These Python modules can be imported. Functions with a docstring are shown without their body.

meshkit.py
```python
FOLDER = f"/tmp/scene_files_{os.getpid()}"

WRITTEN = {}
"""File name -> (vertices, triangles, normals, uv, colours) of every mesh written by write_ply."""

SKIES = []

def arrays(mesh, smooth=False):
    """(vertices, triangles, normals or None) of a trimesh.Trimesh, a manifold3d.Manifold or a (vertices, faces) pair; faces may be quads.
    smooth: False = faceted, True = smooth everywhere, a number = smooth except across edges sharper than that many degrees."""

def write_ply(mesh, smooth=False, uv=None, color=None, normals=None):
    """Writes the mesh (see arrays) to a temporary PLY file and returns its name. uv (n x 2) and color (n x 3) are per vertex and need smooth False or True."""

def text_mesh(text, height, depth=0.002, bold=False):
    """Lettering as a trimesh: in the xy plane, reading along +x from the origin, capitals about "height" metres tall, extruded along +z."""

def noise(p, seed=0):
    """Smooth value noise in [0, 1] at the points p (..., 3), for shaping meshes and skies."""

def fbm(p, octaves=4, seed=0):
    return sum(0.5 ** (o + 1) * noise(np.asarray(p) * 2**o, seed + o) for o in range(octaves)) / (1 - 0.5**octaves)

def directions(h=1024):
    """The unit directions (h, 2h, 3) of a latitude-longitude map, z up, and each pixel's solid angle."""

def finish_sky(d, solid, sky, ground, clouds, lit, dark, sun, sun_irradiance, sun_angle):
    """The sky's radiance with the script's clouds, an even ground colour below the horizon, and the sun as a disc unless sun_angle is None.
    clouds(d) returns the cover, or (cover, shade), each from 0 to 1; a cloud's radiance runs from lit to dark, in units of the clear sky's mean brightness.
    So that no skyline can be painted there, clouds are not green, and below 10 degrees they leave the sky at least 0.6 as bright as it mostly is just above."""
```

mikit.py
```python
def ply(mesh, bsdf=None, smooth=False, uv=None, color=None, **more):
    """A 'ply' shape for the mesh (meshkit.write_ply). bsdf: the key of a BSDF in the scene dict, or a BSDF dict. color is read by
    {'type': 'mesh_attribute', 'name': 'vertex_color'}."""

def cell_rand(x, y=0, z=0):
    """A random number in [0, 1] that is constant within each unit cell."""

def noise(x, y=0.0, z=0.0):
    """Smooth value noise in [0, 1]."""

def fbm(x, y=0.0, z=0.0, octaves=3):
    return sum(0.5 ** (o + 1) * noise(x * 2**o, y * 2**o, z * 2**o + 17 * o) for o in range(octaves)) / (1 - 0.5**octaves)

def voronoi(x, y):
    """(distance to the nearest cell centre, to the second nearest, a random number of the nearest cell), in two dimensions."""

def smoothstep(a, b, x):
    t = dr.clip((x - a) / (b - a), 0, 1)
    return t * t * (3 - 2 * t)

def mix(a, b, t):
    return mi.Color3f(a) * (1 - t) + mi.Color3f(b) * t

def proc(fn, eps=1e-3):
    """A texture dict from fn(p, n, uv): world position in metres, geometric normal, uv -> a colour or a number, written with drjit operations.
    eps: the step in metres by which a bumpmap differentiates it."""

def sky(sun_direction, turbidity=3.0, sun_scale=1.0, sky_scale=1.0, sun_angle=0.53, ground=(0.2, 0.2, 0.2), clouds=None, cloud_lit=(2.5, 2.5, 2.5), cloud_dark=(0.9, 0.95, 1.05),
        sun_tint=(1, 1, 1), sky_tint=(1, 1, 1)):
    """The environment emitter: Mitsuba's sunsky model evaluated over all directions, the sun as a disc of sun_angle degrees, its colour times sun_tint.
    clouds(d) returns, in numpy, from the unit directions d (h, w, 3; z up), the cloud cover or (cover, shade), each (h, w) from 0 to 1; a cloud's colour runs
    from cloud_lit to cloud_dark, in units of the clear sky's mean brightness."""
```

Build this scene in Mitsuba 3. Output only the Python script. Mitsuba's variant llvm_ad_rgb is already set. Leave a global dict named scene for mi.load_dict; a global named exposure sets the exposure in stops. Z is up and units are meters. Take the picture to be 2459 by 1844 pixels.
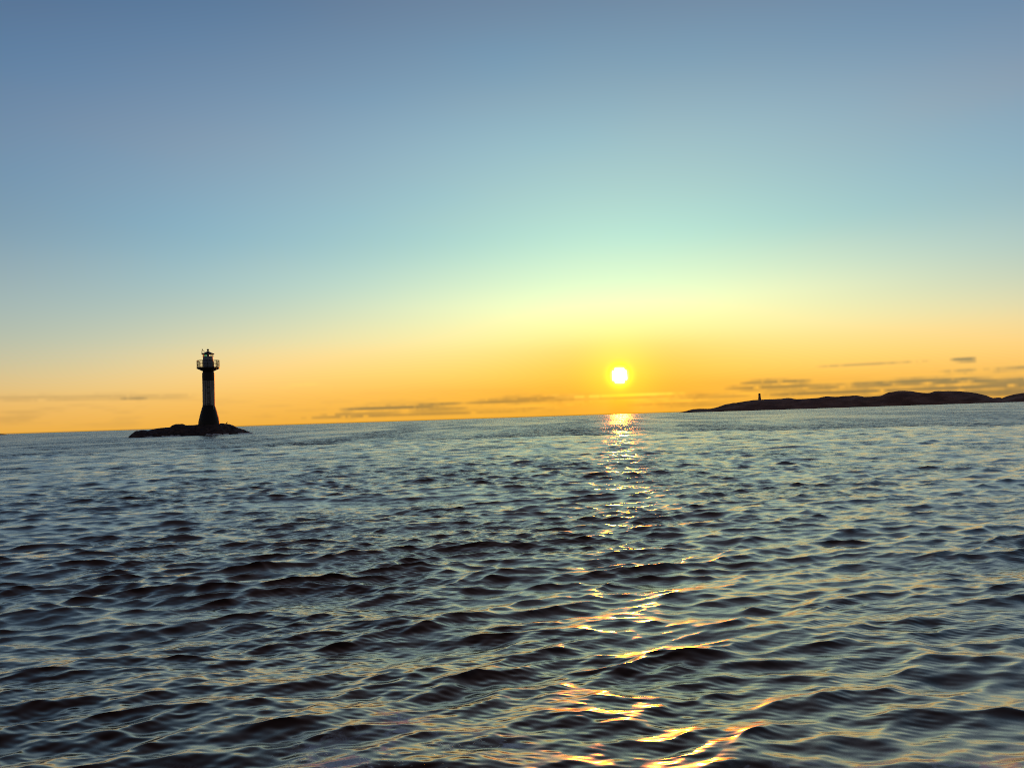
import math
import numpy as np, trimesh, manifold3d as m3, mitsuba as mi, drjit as dr
import mikit, meshkit
from scipy.interpolate import PchipInterpolator, RegularGridInterpolator

T = mi.ScalarTransform4f
scene, labels = {}, {}

# ---------------------------------------------------------------- camera, sky, exposure
EYE = 1.2                                   # a low seat in a small boat
ROLL, PITCH = math.radians(1.8615), math.radians(2.394)
fwd = np.array([0, math.cos(PITCH), math.sin(PITCH)])
r0 = np.array([1.0, 0, 0])
u0 = np.cross(r0, fwd)
up = u0 * math.cos(ROLL) + r0 * math.sin(ROLL)
eye = np.array([0, 0, EYE])
scene['camera'] = {'type': 'perspective', 'fov': 65.0, 'fov_axis': 'x', 'near_clip': 0.05, 'far_clip': 90000.0,
                   'to_world': T().look_at(origin=eye.tolist(), target=(eye + fwd).tolist(), up=up.tolist())}
exposure = 2.8
SUN_AZ, SUN_EL = 7.646, 2.725               # degrees right of +y, above the horizon


def pol(az, el=0.0):
    a, e = np.radians(az), np.radians(el)
    return np.array([np.sin(a) * np.cos(e), np.cos(a) * np.cos(e), np.sin(e)])


# low sunset veil: cover and glow against height and distance in azimuth from the sun
EL = [0, 1.6, 3, 4.5, 6, 8, 10, 13, 18, 24, 28, 40, 90]
AZ = [0, 7, 24, 38, 70, 180]
VEIL = [[.99, 1, 1, .90, .58, .17, .08, .04, .04, .15, .27, .55, .85],
        [.96, .95, .85, .68, .44, .20, .11, .05, .04, .14, .27, .55, .85],
        [.90, .82, .68, .48, .27, .14, .08, .07, .13, .22, .31, .58, .85],
        [.76, .65, .42, .24, .16, .13, .14, .18, .22, .29, .38, .60, .85],
        [.72, .64, .54, .48, .45, .45, .48, .50, .52, .55, .58, .68, .85],
        [.70, .70, .70, .70, .70, .70, .70, .70, .70, .70, .72, .76, .85]]
GLOW = [[.125, .15, .175, .17, .14, .068, .04, .025, .02, .014, .011, .006, 0],
        [.118, .13, .14, .122, .10, .07, .042, .021, .02, .013, .011, .005, 0],
        [.112, .12, .122, .107, .075, .046, .032, .02, .018, .01, .006, .003, 0],
        [.108, .106, .088, .062, .045, .033, .024, .016, .0125, .006, .003, 0, 0],
        [.06, .06, .05, .04, .03, .02, .015, .01, .006, 0, 0, 0, 0],
        [.03, .035, .03, .025, .02, .015, .01, .006, .003, 0, 0, 0, 0]]
# thin cloud streaks low over the sea: azimuth, height at both ends (degrees), half thickness, darkness (negative: lit through)
STREAKS = [(-13.5, .59, -8.1, .65, .06, .5), (-12.3, .88, -3.5, 1.10, .09, 1.0), (-3.5, 1.10, 7.6, 1.36, .10, .9),
           (-1.9, 1.20, 6.3, 1.26, .18, .8), (-7.5, .70, -3.2, .76, .08, .6), (2.4, 1.42, 13.1, 1.20, .06, -1.0), (7.5, .95, 13.5, .80, .06, -.5), (5.0, 1.12, 16.5, 1.0, .09, .8), (-15, .42, 3, .55, .07, .6), (8, .62, 15, .5, .08, .6),
           (-34, 2.11, -21.3, 2.14, .12, .28), (-26, 2.0, -24.4, 1.97, .05, .6), (20.8, 2.70, 27.6, 2.69, .06, .5), (28.7, 2.72, 30.1, 2.64, .09, .9),
           (27.9, 1.96, 30.1, 1.98, .06, .7), (30.4, 2.01, 36, 1.94, .07, .7), (15.8, 1.87, 20.5, 1.79, .09, 1.0), (14.7, 1.54, 23.1, 1.40, .11, .9),
           (22.8, 1.42, 25.4, 1.36, .13, 1.0), (25.0, 1.52, 31.2, 1.34, .12, 1.0), (30, 1.25, 40, 1.2, .13, .9), (16.9, 1.05, 26, .95, .11, .9), (24.5, 1.0, 45, .90, .12, 1.0), (23, .62, 45, .5, .12, .9),
           (-16.6, 2.55, -13.5, 2.72, .06, -.5), (19.5, 1.62, 27, 1.12, .05, -.7), (13, 1.0, 20, 1.25, .07, -.4)]


def sky_veil(d):
    az = np.degrees(np.arctan2(d[..., 0], d[..., 1]))
    el = np.degrees(np.arcsin(np.clip(d[..., 2], -1, 1)))
    fine = np.linspace(0, 90, 361)
    tabs = []
    for tab in (VEIL, GLOW):
        rows = np.array([PchipInterpolator(EL, r)(fine) for r in tab])
        fa = np.linspace(0, 180, 361)
        grid = PchipInterpolator(AZ, rows, axis=0)(fa)
        k = np.exp(-0.5 * (np.arange(-24, 25) / 9.0) ** 2)
        k /= k.sum()
        pad = np.pad(grid, ((24, 24), (0, 0)), mode='reflect')
        grid = sum(k[i] * pad[i:i + 361] for i in range(49))
        tabs.append(RegularGridInterpolator((fa, fine), grid, bounds_error=False, fill_value=None))
    da = np.abs((az - SUN_AZ + 180) % 360 - 180)
    q = np.stack([da, np.clip(el, 0, 90)], -1)
    cover, glow = tabs[0](q), tabs[1](q)
    wisp = meshkit.fbm(np.stack([az * .045, el * .16, 0 * az + 2], -1), 4, 31) - .5
    cover = cover + .10 * wisp * np.clip((el - 5) / 8, 0, 1) * np.clip((60 - el) / 20, 0, 1)
    glow = glow * (1 + .5 * wisp * np.clip((el - 5) / 8, 0, 1))
    low = (el < 14)
    a, e = az[low], el[low]
    # soft break-up of the streaks and faint bands all round the horizon
    n1 = meshkit.fbm(np.stack([a * 1.1, e * 9.0, 0 * a], -1), 4, 3)
    n2 = meshkit.fbm(np.stack([a * .35, e * 3.0, 0 * a + 5], -1), 4, 7)
    n3 = meshkit.fbm(np.stack([a * 2.6, e * 16.0, 0 * a + 9], -1), 3, 11)
    dark, lit = 0 * a, 0 * a
    ew = e + (n2 - .5) * .14 + (n3 - .5) * .09
    for a0, e0, a1, e1, th, s in STREAKS:
        t = np.clip((a - a0) / (a1 - a0), -1, 2)
        line = e0 + (e1 - e0) * t
        ends = np.clip(1 - np.abs(2 * t - 1) ** 4, 0, 1)
        w = np.maximum(th * (.45 + .75 * np.sqrt(ends)) * (.75 + 1.1 * n1), .075)
        m = np.exp(-np.abs((ew - line) / np.maximum(w, 1e-3)) ** 2.6) * np.sqrt(ends) * np.clip((n1 + .6 * n3 - .48) * 7, 0, 1)
        if s > 0:
            dark = 1 - (1 - dark) * (1 - np.clip(1.15 * s * m, 0, 1))
            lit = np.maximum(lit, .45 * s * np.exp(-((ew - line + 1.35 * w) / np.maximum(.6 * w, .06)) ** 2) * ends * np.clip((n3 - .3) * 4, 0, 1))
        else:
            lit = np.maximum(lit, -s * m)
    haze = np.clip((n2 - .52) * 5, 0, 1) * np.exp(-((e - 1.0) / .8) ** 2) * .22 * (np.abs(a - SUN_AZ) > 3)
    dark = np.clip(dark + haze * (1 - dark), 0, 1)
    c, g = cover[low], glow[low]
    near = np.exp(-(da[low] / 9.0) ** 2)                       # close to the sun a cloud glows through
    k = dark * (1 - .6 * near)
    g = g * (1 - .72 * k) + .05 * lit * (.5 + near)
    c = c + (np.maximum(c, .81) - c) * dark * (1 - near) - .06 * lit * near
    gam = np.degrees(np.arccos(np.clip(d[low] @ pol(SUN_AZ, SUN_EL), -1, 1)))
    aur = np.exp(-(gam / .92) ** 4)                           # bright aureole close round the disc
    core = np.exp(-(gam / .60) ** 7)
    g = (g + .18 * aur + .08 * np.exp(-(gam / 2.2) ** 2)) * (1 - .6 * core)
    c = np.maximum(c, np.exp(-(gam / 2.2) ** 3)) * (1 - .88 * core)
    c = np.maximum(c, np.exp(-(da[low] / 7) ** 2 - (e / 3.2) ** 4 * 1.0) * (1 - .9 * core))
    cover[low], glow[low] = c, g
    return np.clip(cover, 0, 1), 1 - np.clip(glow / np.maximum(cover, 1e-3), 0, 1)


scene['sky'] = mikit.sky(pol(SUN_AZ, SUN_EL).tolist(), turbidity=3.0, sun_angle=.88, sun_scale=1.0, sun_tint=(1, .58, .45), ground=(.03, .04, .05), clouds=sky_veil,
                         sky_tint=(.306, .98, 2.06), cloud_lit=(41.0, 17.9, .15), cloud_dark=(.30, .18, .17))


# ---------------------------------------------------------------- materials
def ripples(p, n, uv):
    """Capillary ripples a few centimetres long, in metres of height."""
    x, y = p.x, p.y
    wx = x + .06 * mikit.noise(x * 3.1, y * 3.1, 1.5)
    wy = y + .06 * mikit.noise(x * 3.3, y * 3.3, 7.5)
    h = mi.Float(0)
    for i, (lam, ang, s) in enumerate(RIP):
        k = 2 * math.pi / lam
        h += s / k * dr.sin(k * (math.cos(ang) * wx + math.sin(ang) * wy) + i * 2.1)
    patch = mikit.smoothstep(.35, .75, mikit.fbm(x * .9, y * .9, 3.0, 2))
    return h * (.35 + 1.0 * patch)


_r = np.random.default_rng(5)
RIP = [(float(l), float(math.radians(105) + a), .03) for l, a in zip(np.geomspace(.035, .13, 9), _r.normal(0, .55, 9))]
ETA, KAPPA = {'type': 'rgb', 'value': [.77, .83, .90]}, {'type': 'rgb', 'value': [.30, .30, .30]}    # dark water: little mirrored face on, much at grazing angles
scene['water_smooth'] = {'type': 'bumpmap', 'arbitrary': mikit.proc(ripples, eps=.002), 'scale': 1.0,
                         'bsdf': {'type': 'roughconductor', 'distribution': 'ggx', 'alpha': .035, 'eta': ETA, 'k': KAPPA}}
def chop(p, n, uv):
    """Short waves on the distant water, finer than its mesh."""
    x, y = p.x, p.y
    wx = x + .5 * mikit.noise(x * .41, y * .41, 1.5)
    wy = y + .5 * mikit.noise(x * .43, y * .43, 7.5)
    h = mi.Float(0)
    for i, (lam, ang, s) in enumerate(CHOP):
        k = 2 * math.pi / lam
        h += s / k * dr.sin(k * (math.cos(ang) * wx + math.sin(ang) * wy) + i * 2.1)
    band = mikit.smoothstep(.30, .70, mikit.fbm(x * .24, y * .045, 2.0, 3))
    return h * (.25 + 2.0 * band)


CHOP = [(float(l), float(math.radians(105) + a), .042) for l, a in zip(np.geomspace(.16, 1.3, 14), _r.normal(0, .5, 14))]
scene['water_far'] = {'type': 'bumpmap', 'arbitrary': mikit.proc(chop, eps=.01), 'scale': 1.0, 'bsdf': {'type': 'roughconductor', 'distribution': 'ggx', 'alpha': .07, 'eta': ETA, 'k': KAPPA}}


FOAM = [(-.40, 3.13, .10, .30, .3, .9), (-.36, 2.92, .42, .17, .1, 1.0), (-.72, 2.83, .35, .14, .15, .8), (-.12, 2.98, .28, .12, .2, .7), (.15, 2.72, .35, .10, .1, .5),
        (1.15, 2.66, .60, .14, -.1, .55), (1.6, 2.75, .5, .15, .1, .45), (-1.3, 2.75, .5, .12, .2, .35)]


def foam_mask(p, n, uv):
    """Thin torn foam left on the water close by."""
    x, y = p.x, p.y
    wx = x + .09 * (mikit.fbm(x * 7, y * 7, 2.0, 3) - .5) + .03 * mikit.noise(x * 31, y * 31, 4.0)
    wy = y + .09 * (mikit.fbm(x * 7, y * 7, 9.0, 3) - .5) + .03 * mikit.noise(x * 33, y * 33, 8.0)
    area = mi.Float(0)
    for cx, cy, sx, sy, rot, st in FOAM:
        u = ((wx - cx) * math.cos(rot) + (wy - cy) * math.sin(rot)) / sx
        v = (-(wx - cx) * math.sin(rot) + (wy - cy) * math.cos(rot)) / sy
        area = dr.maximum(area, st * dr.exp(-(u * u + v * v)))
    f1, f2, w = mikit.voronoi(wx * 8, wy * 9)
    g1, g2, w2 = mikit.voronoi(wx * 22, wy * 26)
    lace = mikit.smoothstep(.20, .03, f2 - f1) * .9 + mikit.smoothstep(.24, .05, g2 - g1) * .5 * mikit.smoothstep(.5, .1, f2 - f1)
    veil = mikit.smoothstep(.46, .72, mikit.fbm(wx * 5, wy * 8, 3.0, 4))
    grain = .6 + .8 * mikit.noise(x * 190, y * 190, 3.0)
    return dr.clip(area * 1.3 * (veil * .10 + .9 * mikit.smoothstep(.50, .60, mikit.fbm(wx * 9, wy * 16, 1.0, 4)) * mikit.smoothstep(.40, .55, mikit.fbm(wx * 3, wy * 4, 2.5, 2)) + lace * .9 * mikit.smoothstep(.42, .6, mikit.fbm(wx * 4, wy * 6, 6.0, 3))) * grain, 0, .95)


scene['foam_white'] = {'type': 'diffuse', 'reflectance': {'type': 'rgb', 'value': [.80, .82, .82]}}
scene['water_near'] = {'type': 'blendbsdf', 'weight': mikit.proc(foam_mask), 'bsdf_0': {'type': 'ref', 'id': 'water_smooth'}, 'bsdf_1': {'type': 'ref', 'id': 'foam_white'}}
scene['bubble_film'] = {'type': 'thindielectric'}


def rock_colour(lo, hi, scale):
    def fn(p, n, uv):
        a = mikit.fbm(p.x * scale, p.y * scale, p.z * scale * 2.5, 4)
        return mikit.mix(lo, hi, mikit.smoothstep(.3, .7, a))
    return mikit.proc(fn)


def matt(c, rough=.8, spec=.3):
    return {'type': 'principled', 'base_color': c if isinstance(c, dict) else {'type': 'rgb', 'value': list(c)}, 'roughness': rough, 'specular': spec}


scene['islet_rock'] = matt(rock_colour((.03, .022, .02), (.08, .05, .04), 1.3), .7)
scene['far_rock'] = matt(rock_colour((.14, .07, .05), (.26, .14, .10), .05), .9)
scene['black_paint'] = matt((.016, .014, .014), .5, .2)
scene['iron'] = matt((.03, .03, .032), .5)


def dirty_white(p, n, uv):
    s = mikit.fbm(p.x * 4, p.y * 4, p.z * .5, 3)
    return mikit.mix((.26, .245, .23), (.14, .125, .11), mikit.smoothstep(.45, .75, s))


scene['white_paint'] = matt(mikit.proc(dirty_white), .6)
scene['lantern_paint'] = matt((.20, .22, .26), .5)
scene['roof_paint'] = matt((.05, .03, .028), .45)
for nm, col in (('clear_pane', (.9, .9, .86)), ('red_pane', (.65, .10, .07)), ('green_pane', (.12, .48, .42))):
    scene[nm] = {'type': 'thindielectric', 'specular_transmittance': {'type': 'rgb', 'value': list(col)}}
scene['lens_glass'] = matt((.25, .30, .28), .15, .6)
scene['beacon_stone'] = matt(rock_colour((.10, .07, .055), (.22, .17, .14), .6), .9)
scene['feather'] = matt((.05, .045, .04), .8)


# ---------------------------------------------------------------- helpers
def put(key, mesh, bsdf, smooth=30, **kw):
    base, k = key, 1
    while key in scene:
        key = f'{base}_{k:03d}'
        k += 1
    scene[key] = mikit.ply(mesh, bsdf, smooth=smooth, **kw)
    return key


def lathe(prof, sides=48):
    m = trimesh.creation.revolve(np.array(prof, float), sections=sides)
    return m


def tube(a, b, r, sides=8):
    a, b = np.array(a, float), np.array(b, float)
    return trimesh.creation.cylinder(radius=r, segment=[a, b], sections=sides)


def ring(z, R, r, sides=48):
    return trimesh.creation.torus(major_radius=R, minor_radius=r, major_sections=sides, minor_sections=6).apply_translation([0, 0, z])


def boxm(c, s):
    return trimesh.creation.box(extents=s).apply_translation(c)


# ---------------------------------------------------------------- the sea
WIND = math.radians(106)


def sea_waves():
    rng = np.random.default_rng(21)
    out = []
    for l0, l1, n, slope, spread in ((4.2, 9.0, 14, .017, .22), (1.8, 4.2, 24, .028, .28), (.9, 1.8, 40, .046, .36), (.38, .9, 60, .098, .42), (.18, .38, 84, .140, .46), (.09, .18, 84, .110, .52), (.045, .09, 60, .055, .62)):
        lam = np.exp(rng.uniform(np.log(l0), np.log(l1), n))
        ang = WIND + rng.normal(0, spread, n)
        s = slope * np.sqrt(2.0 / n) * rng.uniform(.6, 1.4, n)
        k = 2 * np.pi / lam
        out.append(np.stack([k * np.cos(ang), k * np.sin(ang), s / k, rng.uniform(0, 2 * np.pi, n), lam], 1))
    return np.vstack(out)


WAVES = sea_waves()


def displace(P, step, choppy=1.35):
    """P (n, 2) still-water points, step: local spacing of the mesh -> moved points (n, 3)."""
    x, y = P[:, 0].astype(np.float32), P[:, 1].astype(np.float32)
    X, Y, Z = x.copy(), y.copy(), np.zeros_like(x)
    ca, sa = math.cos(WIND), math.sin(WIND)
    g0 = meshkit.fbm(np.stack([(P[:, 0] * ca + P[:, 1] * sa) * .42, (P[:, 1] * ca - P[:, 0] * sa) * .13, 0 * P[:, 0]], -1), 3, 4)
    gust = (.80 + .42 * np.clip((g0 - .32) / .36, 0, 1)).astype(np.float32)
    smin = float(step.min())
    for kx, ky, a, ph, lam in WAVES:
        if lam < 2.2 * smin:
            continue
        w = np.clip(lam / step / 1.8 - 1, 0, 1).astype(np.float32) * np.float32(a)
        if lam < 1.0:
            w = w * gust
        k = math.hypot(kx, ky)
        th = (np.float32(kx) * x + np.float32(ky) * y + np.float32(ph)).astype(np.float32)
        s, c = np.sin(th), np.cos(th)
        Z += w * c
        X -= np.float32(choppy * kx / k) * w * s
        Y -= np.float32(choppy * ky / k) * w * s
    return np.stack([X, Y, Z], 1)


def columns():
    core = np.arange(-.66, .66, .0018)
    wing = np.concatenate([np.arange(.66, 1.1, .008), np.arange(1.1, math.pi, .05)])
    return np.concatenate([-wing[::-1], core, wing])


def sea_mesh(radii, bsdf, key):
    th = columns()
    nt, nr = len(th), len(radii)
    Vs = []
    dr_ = np.gradient(radii)
    for i0 in range(0, nr, 100):
        r = radii[i0:i0 + 100]
        R, A = np.meshgrid(r, th, indexing='ij')
        P = np.stack([(R * np.sin(A)).ravel(), (R * np.cos(A)).ravel()], 1)
        st = np.repeat(dr_[i0:i0 + 100], nt)
        Vs.append(displace(P, np.maximum(st, .012)) if r[0] < 580 else np.column_stack([P, 0 * P[:, 0]]))
    V = np.vstack(Vs)
    i, j = np.meshgrid(np.arange(nr - 1), np.arange(nt), indexing='ij')
    j2 = (j + 1) % nt
    q = np.stack([i * nt + j, (i + 1) * nt + j, (i + 1) * nt + j2, i * nt + j2], -1).reshape(-1, 4)[:, ::-1]
    f = np.vstack([q[:, [0, 1, 2]], q[:, [0, 2, 3]]])
    scene[key] = mikit.ply((V, f), bsdf, smooth=True)


def radii(a, b, rate, least):
    out = [a]
    while out[-1] < b:
        out.append(out[-1] + max(least, rate * out[-1]))
    return np.array(out)


r_near = np.concatenate([[.02, .3, .6, .9], radii(1.2, 100, .0039, .0095)])
r_far = radii(r_near[-1], 600, .0055, .1)
r_out = np.geomspace(r_far[-1], 60000, 50)
sea_mesh(r_near[r_near < 5.2], 'water_near', 'sea__001')
i1, i2 = np.searchsorted(r_near, 5.2) - 1, np.searchsorted(r_near, 48.0)
sea_mesh(r_near[i1:i2 + 1], 'water_smooth', 'sea__004')
sea_mesh(r_near[i2:], 'water_far', 'sea__005')
sea_mesh(r_far, 'water_far', 'sea__002')
sea_mesh(r_out, 'water_far', 'sea__003')
labels['sea'] = {'label': 'dark choppy sea with short steep waves and an orange sun path', 'category': 'sea', 'kind': 'structure'}


# bubbles caught in the foam: thin domes sitting on the water
def bubbles():
    rng = np.random.default_rng(9)
    n = 260
    c = np.array([(-.58, 2.78), (-.40, 2.84), (-.75, 2.9), (-.2, 2.95)])[rng.integers(0, 4, n)]
    P = c + rng.normal(0, 1, (n, 2)) * [.10, .06]
    at = displace(P, np.full(n, .02))
    dome = trimesh.creation.icosphere(subdivisions=2)
    out = []
    for q, r in zip(at, rng.lognormal(math.log(.0045), .4, n)):
        m = dome.copy()
        m.apply_scale([r, r, r * .8])
        out.append(m.apply_translation(q))
    return trimesh.util.concatenate(out)


put('foam_bubbles', bubbles(), 'bubble_film', True)
labels['foam_bubbles'] = {'label': 'cluster of small clear bubbles in torn foam on the nearest water', 'category': 'bubbles', 'kind': 'stuff'}


# ---------------------------------------------------------------- rocks and land
def islet():
    # skyline along local x (metres right of the tower as seen from the boat)
    xs = np.array([-11.7, -10.6, -9.75, -9.0, -8.6, -7.45, -6.75, -5.9, -5.45, -4.8, -3.95, -3.4, -2.7, -1.85, 0, 1.7, 2.9, 3.65, 4.3, 5.15, 5.9, 6.5])
    zs = np.array([.02, .98, 1.12, 1.0, 1.14, 1.34, 1.41, 1.42, 1.74, 1.91, 1.91, 1.67, 1.65, 1.71, 1.8, 1.79, 1.65, 1.39, 1.02, .7, .33, -.1])
    H = PchipInterpolator(xs, zs)
    gx, gy = np.linspace(-13, 8, 260), np.linspace(-6.5, 7.5, 150)
    X, Y = np.meshgrid(gx, gy, indexing='ij')
    h = np.where((X > xs[0]) & (X < xs[-1]), H(np.clip(X, xs[0], xs[-1])), -.4)
    h = np.where(X < xs[0], (X - xs[0]) * 1.0, np.where(X > xs[-1], -.1 + (xs[-1] - X) * .5, h))
    front = 4.2 + .8 * np.sin(X * .5 + 1)                      # half depth towards the boat
    v = np.where(Y < 0, -Y / front, Y / 6.0)
    Z = h - (np.maximum(h, .3) + .25) * np.abs(v) ** 2.0
    P = np.stack([X * .9, Y * .9, 0 * X], -1)
    rid = np.abs(meshkit.fbm(P, 4, 2) - .5) * 2
    Z = Z + (meshkit.fbm(P * 1.7, 4, 8) - .5) * .55 * np.clip(np.abs(v) * 2.5, 0.12, 1) - .22 * np.exp(-(rid / .08) ** 2) * np.clip(np.abs(v) * 2, 0, 1)
    Z = np.maximum(Z, -.8)
    V = np.stack([X, Y, Z], -1).reshape(-1, 3)
    ni, nj = X.shape
    i, j = np.meshgrid(np.arange(ni - 1), np.arange(nj - 1), indexing='ij')
    q = np.stack([i * nj + j, (i + 1) * nj + j, (i + 1) * nj + j + 1, i * nj + j + 1], -1).reshape(-1, 4)
    return V, q


def place(mesh, org, deg):
    if isinstance(mesh, tuple):
        V, q = mesh
        mesh = trimesh.Trimesh(V, np.vstack([q[:, [0, 1, 2]], q[:, [0, 2, 3]]]), process=False)
    mesh = mesh.copy()
    mesh.apply_transform(trimesh.transformations.rotation_matrix(math.radians(deg), [0, 0, 1]))
    mesh.apply_translation(org)
    return mesh


TOWER, TURN = np.array([-48.79, 129.09, 0.0]), 20.7
put('rock_islet', place(islet(), TOWER, TURN), 'islet_rock', smooth=35)
labels['rock_islet'] = {'label': 'low dark rocky islet under the black and white lighthouse', 'category': 'islet', 'kind': 'structure'}


# wash breaking on the islet's edge
def surf():
    rng = np.random.default_rng(14)
    V, q = islet()
    edge = V[(np.abs(V[:, 2] - .06) < .05) & (V[:, 1] < 1.0)]
    blob, out = trimesh.creation.icosphere(subdivisions=1), []
    for _ in range(240):
        c = edge[rng.integers(len(edge))]
        if meshkit.noise(np.array([[c[0] * .8, 3.1, 0]]), 5)[0] < (.52 if c[0] < 5 else .2):
            continue
        m = blob.copy()
        m.apply_scale([rng.uniform(.10, .40), rng.uniform(.06, .16), rng.uniform(.04, .12)])
        out.append(m.apply_translation(c + np.array([rng.normal(0, .08), rng.normal(-.05, .06), .0])))
    return trimesh.util.concatenate(out)


put('surf', place(surf(), TOWER, TURN), 'foam_white', True)
labels['surf'] = {'label': 'thin broken line of white wash at the water edge of the lighthouse islet', 'category': 'surf', 'kind': 'stuff'}


def land(az, zz, dist, front, back, seed, rough, ends):
    az, zz = np.array(az), np.array(zz)
    H = PchipInterpolator(az, zz)
    ga = np.linspace(az[0], az[-1], int((az[-1] - az[0]) * 26))
    u = np.linspace(-1.15, 1.15, 60)
    A, U = np.meshgrid(ga, u, indexing='ij')
    h = H(A)
    R = dist + np.where(U < 0, U * front, U * back)
    X, Y = R * np.sin(np.radians(A)), R * np.cos(np.radians(A))
    Z = h * (1 - np.abs(U) ** 1.7) - .4 * np.abs(U)
    P = np.stack([X, Y, 0 * X], -1)
    Z += (meshkit.fbm(P * .035, 5, seed) - .5) * rough * np.clip(h / 12, .1, 1) * np.clip(np.abs(U) * 3, .25, 1)
    V = np.stack([X, Y, Z], -1).reshape(-1, 3)
    ni, nj = A.shape
    i, j = np.meshgrid(np.arange(ni - 1), np.arange(nj - 1), indexing='ij')
    q = np.stack([i * nj + j, (i + 1) * nj + j, (i + 1) * nj + j + 1, i * nj + j + 1], -1).reshape(-1, 4)
    return trimesh.Trimesh(V, np.vstack([q[:, [0, 1, 2]], q[:, [0, 2, 3]]]), process=False)


HEAD = [(11.5, -.6), (11.8, 1.2), (12.13, 2.9), (12.6, 5.6), (13.1, 6.1), (13.66, 5.5), (14.2, 7.3), (14.8, 12.2), (15.87, 16.3), (16.9, 19.2), (17.9, 19.3), (18.5, 19.2), (18.91, 20.1),
        (19.5, 17.6), (20.68, 17.9), (21.36, 19.8), (21.84, 18.6), (23.08, 20.2), (23.73, 16.9), (24.57, 17.8), (24.94, 21.3), (25.86, 25.0), (26.39, 23.7), (26.92, 20.6), (27.36, 19.5), (27.8, 22),
        (28.66, 21.4), (29.68, 18.1), (30.42, 12.8), (30.9, 7.6), (31.05, 7.9), (31.25, 7.7), (31.3, 6.8), (31.39, 7.6), (31.64, 10), (31.96, 12.2), (32.46, 13.7), (33.6, 16), (35, 14), (37, 17), (39, 11), (41, 6), (42.5, -.6)]
put('headland', land(*zip(*HEAD), 1500, 62, 140, 3, 9.0, 0), 'far_rock', smooth=40)
labels['headland'] = {'label': 'long low brown rocky headland on the right horizon carrying a small stone tower', 'category': 'headland', 'kind': 'structure'}
put('low_skerry', land([-37, -36, -34.5, -33.4, -32.55, -32.42, -32.2, -32.1], [-.5, 2.2, 3.4, 2.6, 2.1, 1.8, .5, -.5], 1500, 30, 40, 6, 1.5, 0), 'far_rock', smooth=40)
labels['low_skerry'] = {'label': 'tiny dark skerry on the horizon at the far left edge', 'category': 'skerry', 'kind': 'structure'}


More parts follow.
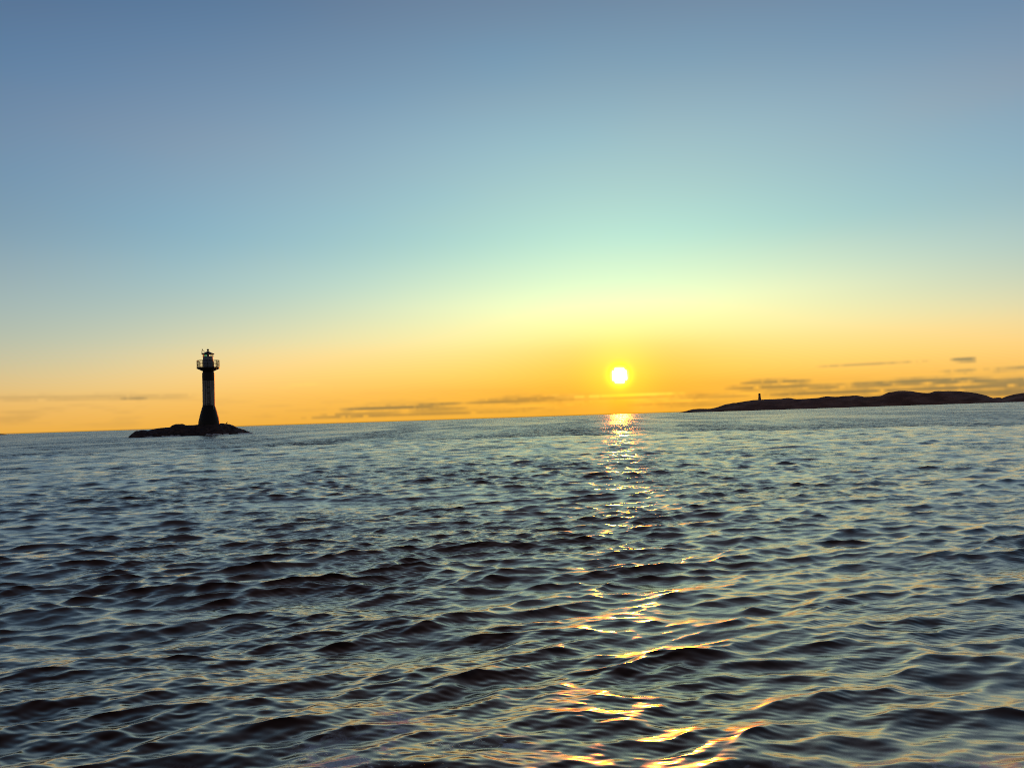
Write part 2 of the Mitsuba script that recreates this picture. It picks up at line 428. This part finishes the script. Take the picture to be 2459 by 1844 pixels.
# ---------------------------------------------------------------- the lighthouse
def light(part, mesh, bsdf, smooth=30):
    return put('lighthouse__' + part, place(mesh, TOWER, TURN), bsdf, smooth)


labels['lighthouse'] = {'label': 'black and white banded lighthouse with flared black foot and railed gallery on the low islet', 'category': 'lighthouse'}
light('foot', lathe([(0, .9), (1.67, .9), (1.655, 1.7), (1.62, 2.15), (1.53, 2.56), (1.255, 3.65), (1.03, 4.42), (.965, 4.62), (.942, 4.77), (0, 4.77)]), 'black_paint')
light('white_band', lathe([(0, 4.772), (.935, 4.772), (.937, 8.708), (0, 8.708)]), 'white_paint')
light('black_band', lathe([(0, 8.71), (.945, 8.71), (.945, 9.90), (.93, 9.95), (.785, 10.2), (0, 10.2)]), 'black_paint')
light('gallery', lathe([(0, 10.202), (.79, 10.202), (1.745, 10.66), (1.745, 10.83), (0, 10.83)], 32), 'black_paint')
lr = light('lantern_room', lathe([(.74, 10.832), (.78, 10.832), (.78, 12.54), (.80, 12.56), (.74, 12.56)], 40), 'lantern_paint')
PANES = ['red_pane', 'green_pane', 'clear_pane', 'clear_pane', 'clear_pane', 'clear_pane', 'clear_pane', 'clear_pane', 'clear_pane', 'clear_pane']
for k in range(10):
    a0 = math.radians(180 + 9 + 36 * k)
    a1 = a0 + math.radians(36)
    c0, c1 = np.array([math.cos(a0), math.sin(a0)]), np.array([math.cos(a1), math.sin(a1)])
    i0, i1 = c0 + (c1 - c0) * .06, c0 + (c1 - c0) * .94
    V = np.array([[*(i0 * .775), 12.56], [*(i1 * .775), 12.56], [*(i1 * .80), 12.97], [*(i0 * .80), 12.97]])
    light('pane', trimesh.Trimesh(V, [[0, 1, 2], [0, 2, 3]], process=False), PANES[k], False)
    light('mullion', tube([*(c0 * .775), 12.55], [*(c0 * .80), 12.98], .035), 'iron')
light('lens', lathe([(0, 12.45), (.10, 12.45), (.16, 12.6), (.18, 12.72), (.16, 12.86), (.08, 12.95), (0, 12.95)], 24), 'lens_glass')
light('roof', lathe([(0, 12.975), (.80, 12.975), (1.0, 12.98), (1.01, 13.03), (.62, 13.19), (.30, 13.34), (.10, 13.47), (0, 13.47)], 40), 'roof_paint')
light('vent_ball', lathe([(0, 13.472), (.09, 13.472), (.09, 13.58), (.19, 13.66), (.19, 13.74), (.10, 13.79), (.025, 13.81), (.015, 13.95), (0, 13.95)], 20), 'iron')
for k in range(14):
    a = 2 * math.pi * (k + .35) / 14
    c, s = 1.69 * math.cos(a), 1.69 * math.sin(a)
    light('railing_post', tube([c, s, 10.83], [c, s, 11.94], .05), 'iron')
for z in (11.94, 11.74, 11.5, 11.27, 11.03):
    light('rail', ring(z, 1.69, .03 if z < 11.9 else .04), 'iron')
# bracket frame standing on the left of the roof
br = light('roof_bracket', trimesh.util.concatenate([tube([-.93, -.1, 13.05], [-.86, -.1, 13.78], .035), tube([-.93, .25, 13.05], [-.86, .25, 13.78], .035), boxm([-.86, .07, 13.70], [.10, .42, .22])]), 'iron')
light('bracket_strut', tube([-.80, .07, 13.66], [-.40, .07, 13.29], .03), 'iron')
light('bracket_strut', tube([-1.0, .07, 13.42], [-.72, .07, 13.15], .025), 'iron')
# door on the lantern room, facing the boat
dm = boxm([.12, -.775, 11.62], [.56, .06, 1.45])
light('door', dm, 'lantern_paint')
# ladder up the white band, conduit beside it
for sx in (-.2, .2):
    light('ladder_rail', boxm([sx, -1.10, 6.72], [.05, .06, 4.1]), 'iron')
for k in range(14):
    light('ladder_rung', tube([-.2, -1.10, 4.85 + .29 * k], [.2, -1.10, 4.85 + .29 * k], .022, 6), 'iron')
for k in range(5):
    z = 4.95 + .9 * k
    light('ladder_bracket', boxm([0, -1.0, z], [.46, .16, .05]), 'iron')
light('conduit', tube([-.5, -.83, 4.78], [-.5, -.83, 8.7], .035), 'iron')
light('drain_pipe', tube([.62, -.80, 4.75], [.72, -1.02, 4.05], .04), 'white_paint')


# ---------------------------------------------------------------- bird on the islet
def hull_chain(segs):
    out = None
    for a, ra, b, rb in segs:
        s = [m3.Manifold.sphere(r, 20).translate(list(map(float, p))) for p, r in ((a, ra), (b, rb))]
        h = m3.Manifold.batch_hull(s)
        out = h if out is None else out + h
    m = out.refine_to_length(.02).to_mesh()
    t = trimesh.Trimesh(m.vert_properties[:, :3], m.tri_verts)
    return trimesh.smoothing.filter_taubin(t, iterations=8)


BIRD = np.array([-46.29, 130.0, 1.60])
body = hull_chain([((-.06, 0, .14), .045, (.0, 0, .24), .075), ((0, 0, .24), .075, (.05, 0, .33), .045), ((.05, 0, .33), .03, (.075, 0, .40), .028), ((.075, 0, .40), .032, (.095, 0, .415), .026),
                   ((.10, 0, .412), .014, (.17, 0, .405), .006), ((-.06, 0, .14), .035, (-.15, 0, .06), .014)])
put('seabird__body', place(body, BIRD, TURN), 'feather', True)
for s in (-1, 1):
    put('seabird__leg', place(trimesh.util.concatenate([tube([-.01, .03 * s, 0], [-.01, .03 * s, .17], .009), boxm([.02, .03 * s, .004], [.08, .05, .012])]), BIRD, TURN), 'iron')
labels['seabird'] = {'label': 'small dark seabird standing on the islet right of the lighthouse', 'category': 'bird'}

# ---------------------------------------------------------------- stone beacon on the headland
ba = 17.08
BEACON = np.array([1500 * math.sin(math.radians(ba)), 1500 * math.cos(math.radians(ba)), 19.0])
put('stone_beacon__shaft', place(lathe([(0, -2), (2.5, -2), (2.42, 0), (1.85, 10.0), (0, 10.0)], 24), BEACON, 0), 'beacon_stone')
put('stone_beacon__parapet', place(lathe([(0, 10.003), (1.95, 10.003), (1.95, 11.0), (1.5, 11.0), (1.5, 10.4), (0, 10.4)], 24), BEACON, 0), 'beacon_stone')
labels['stone_beacon'] = {'label': 'small tapering stone beacon tower on the crest of the headland', 'category': 'beacon'}
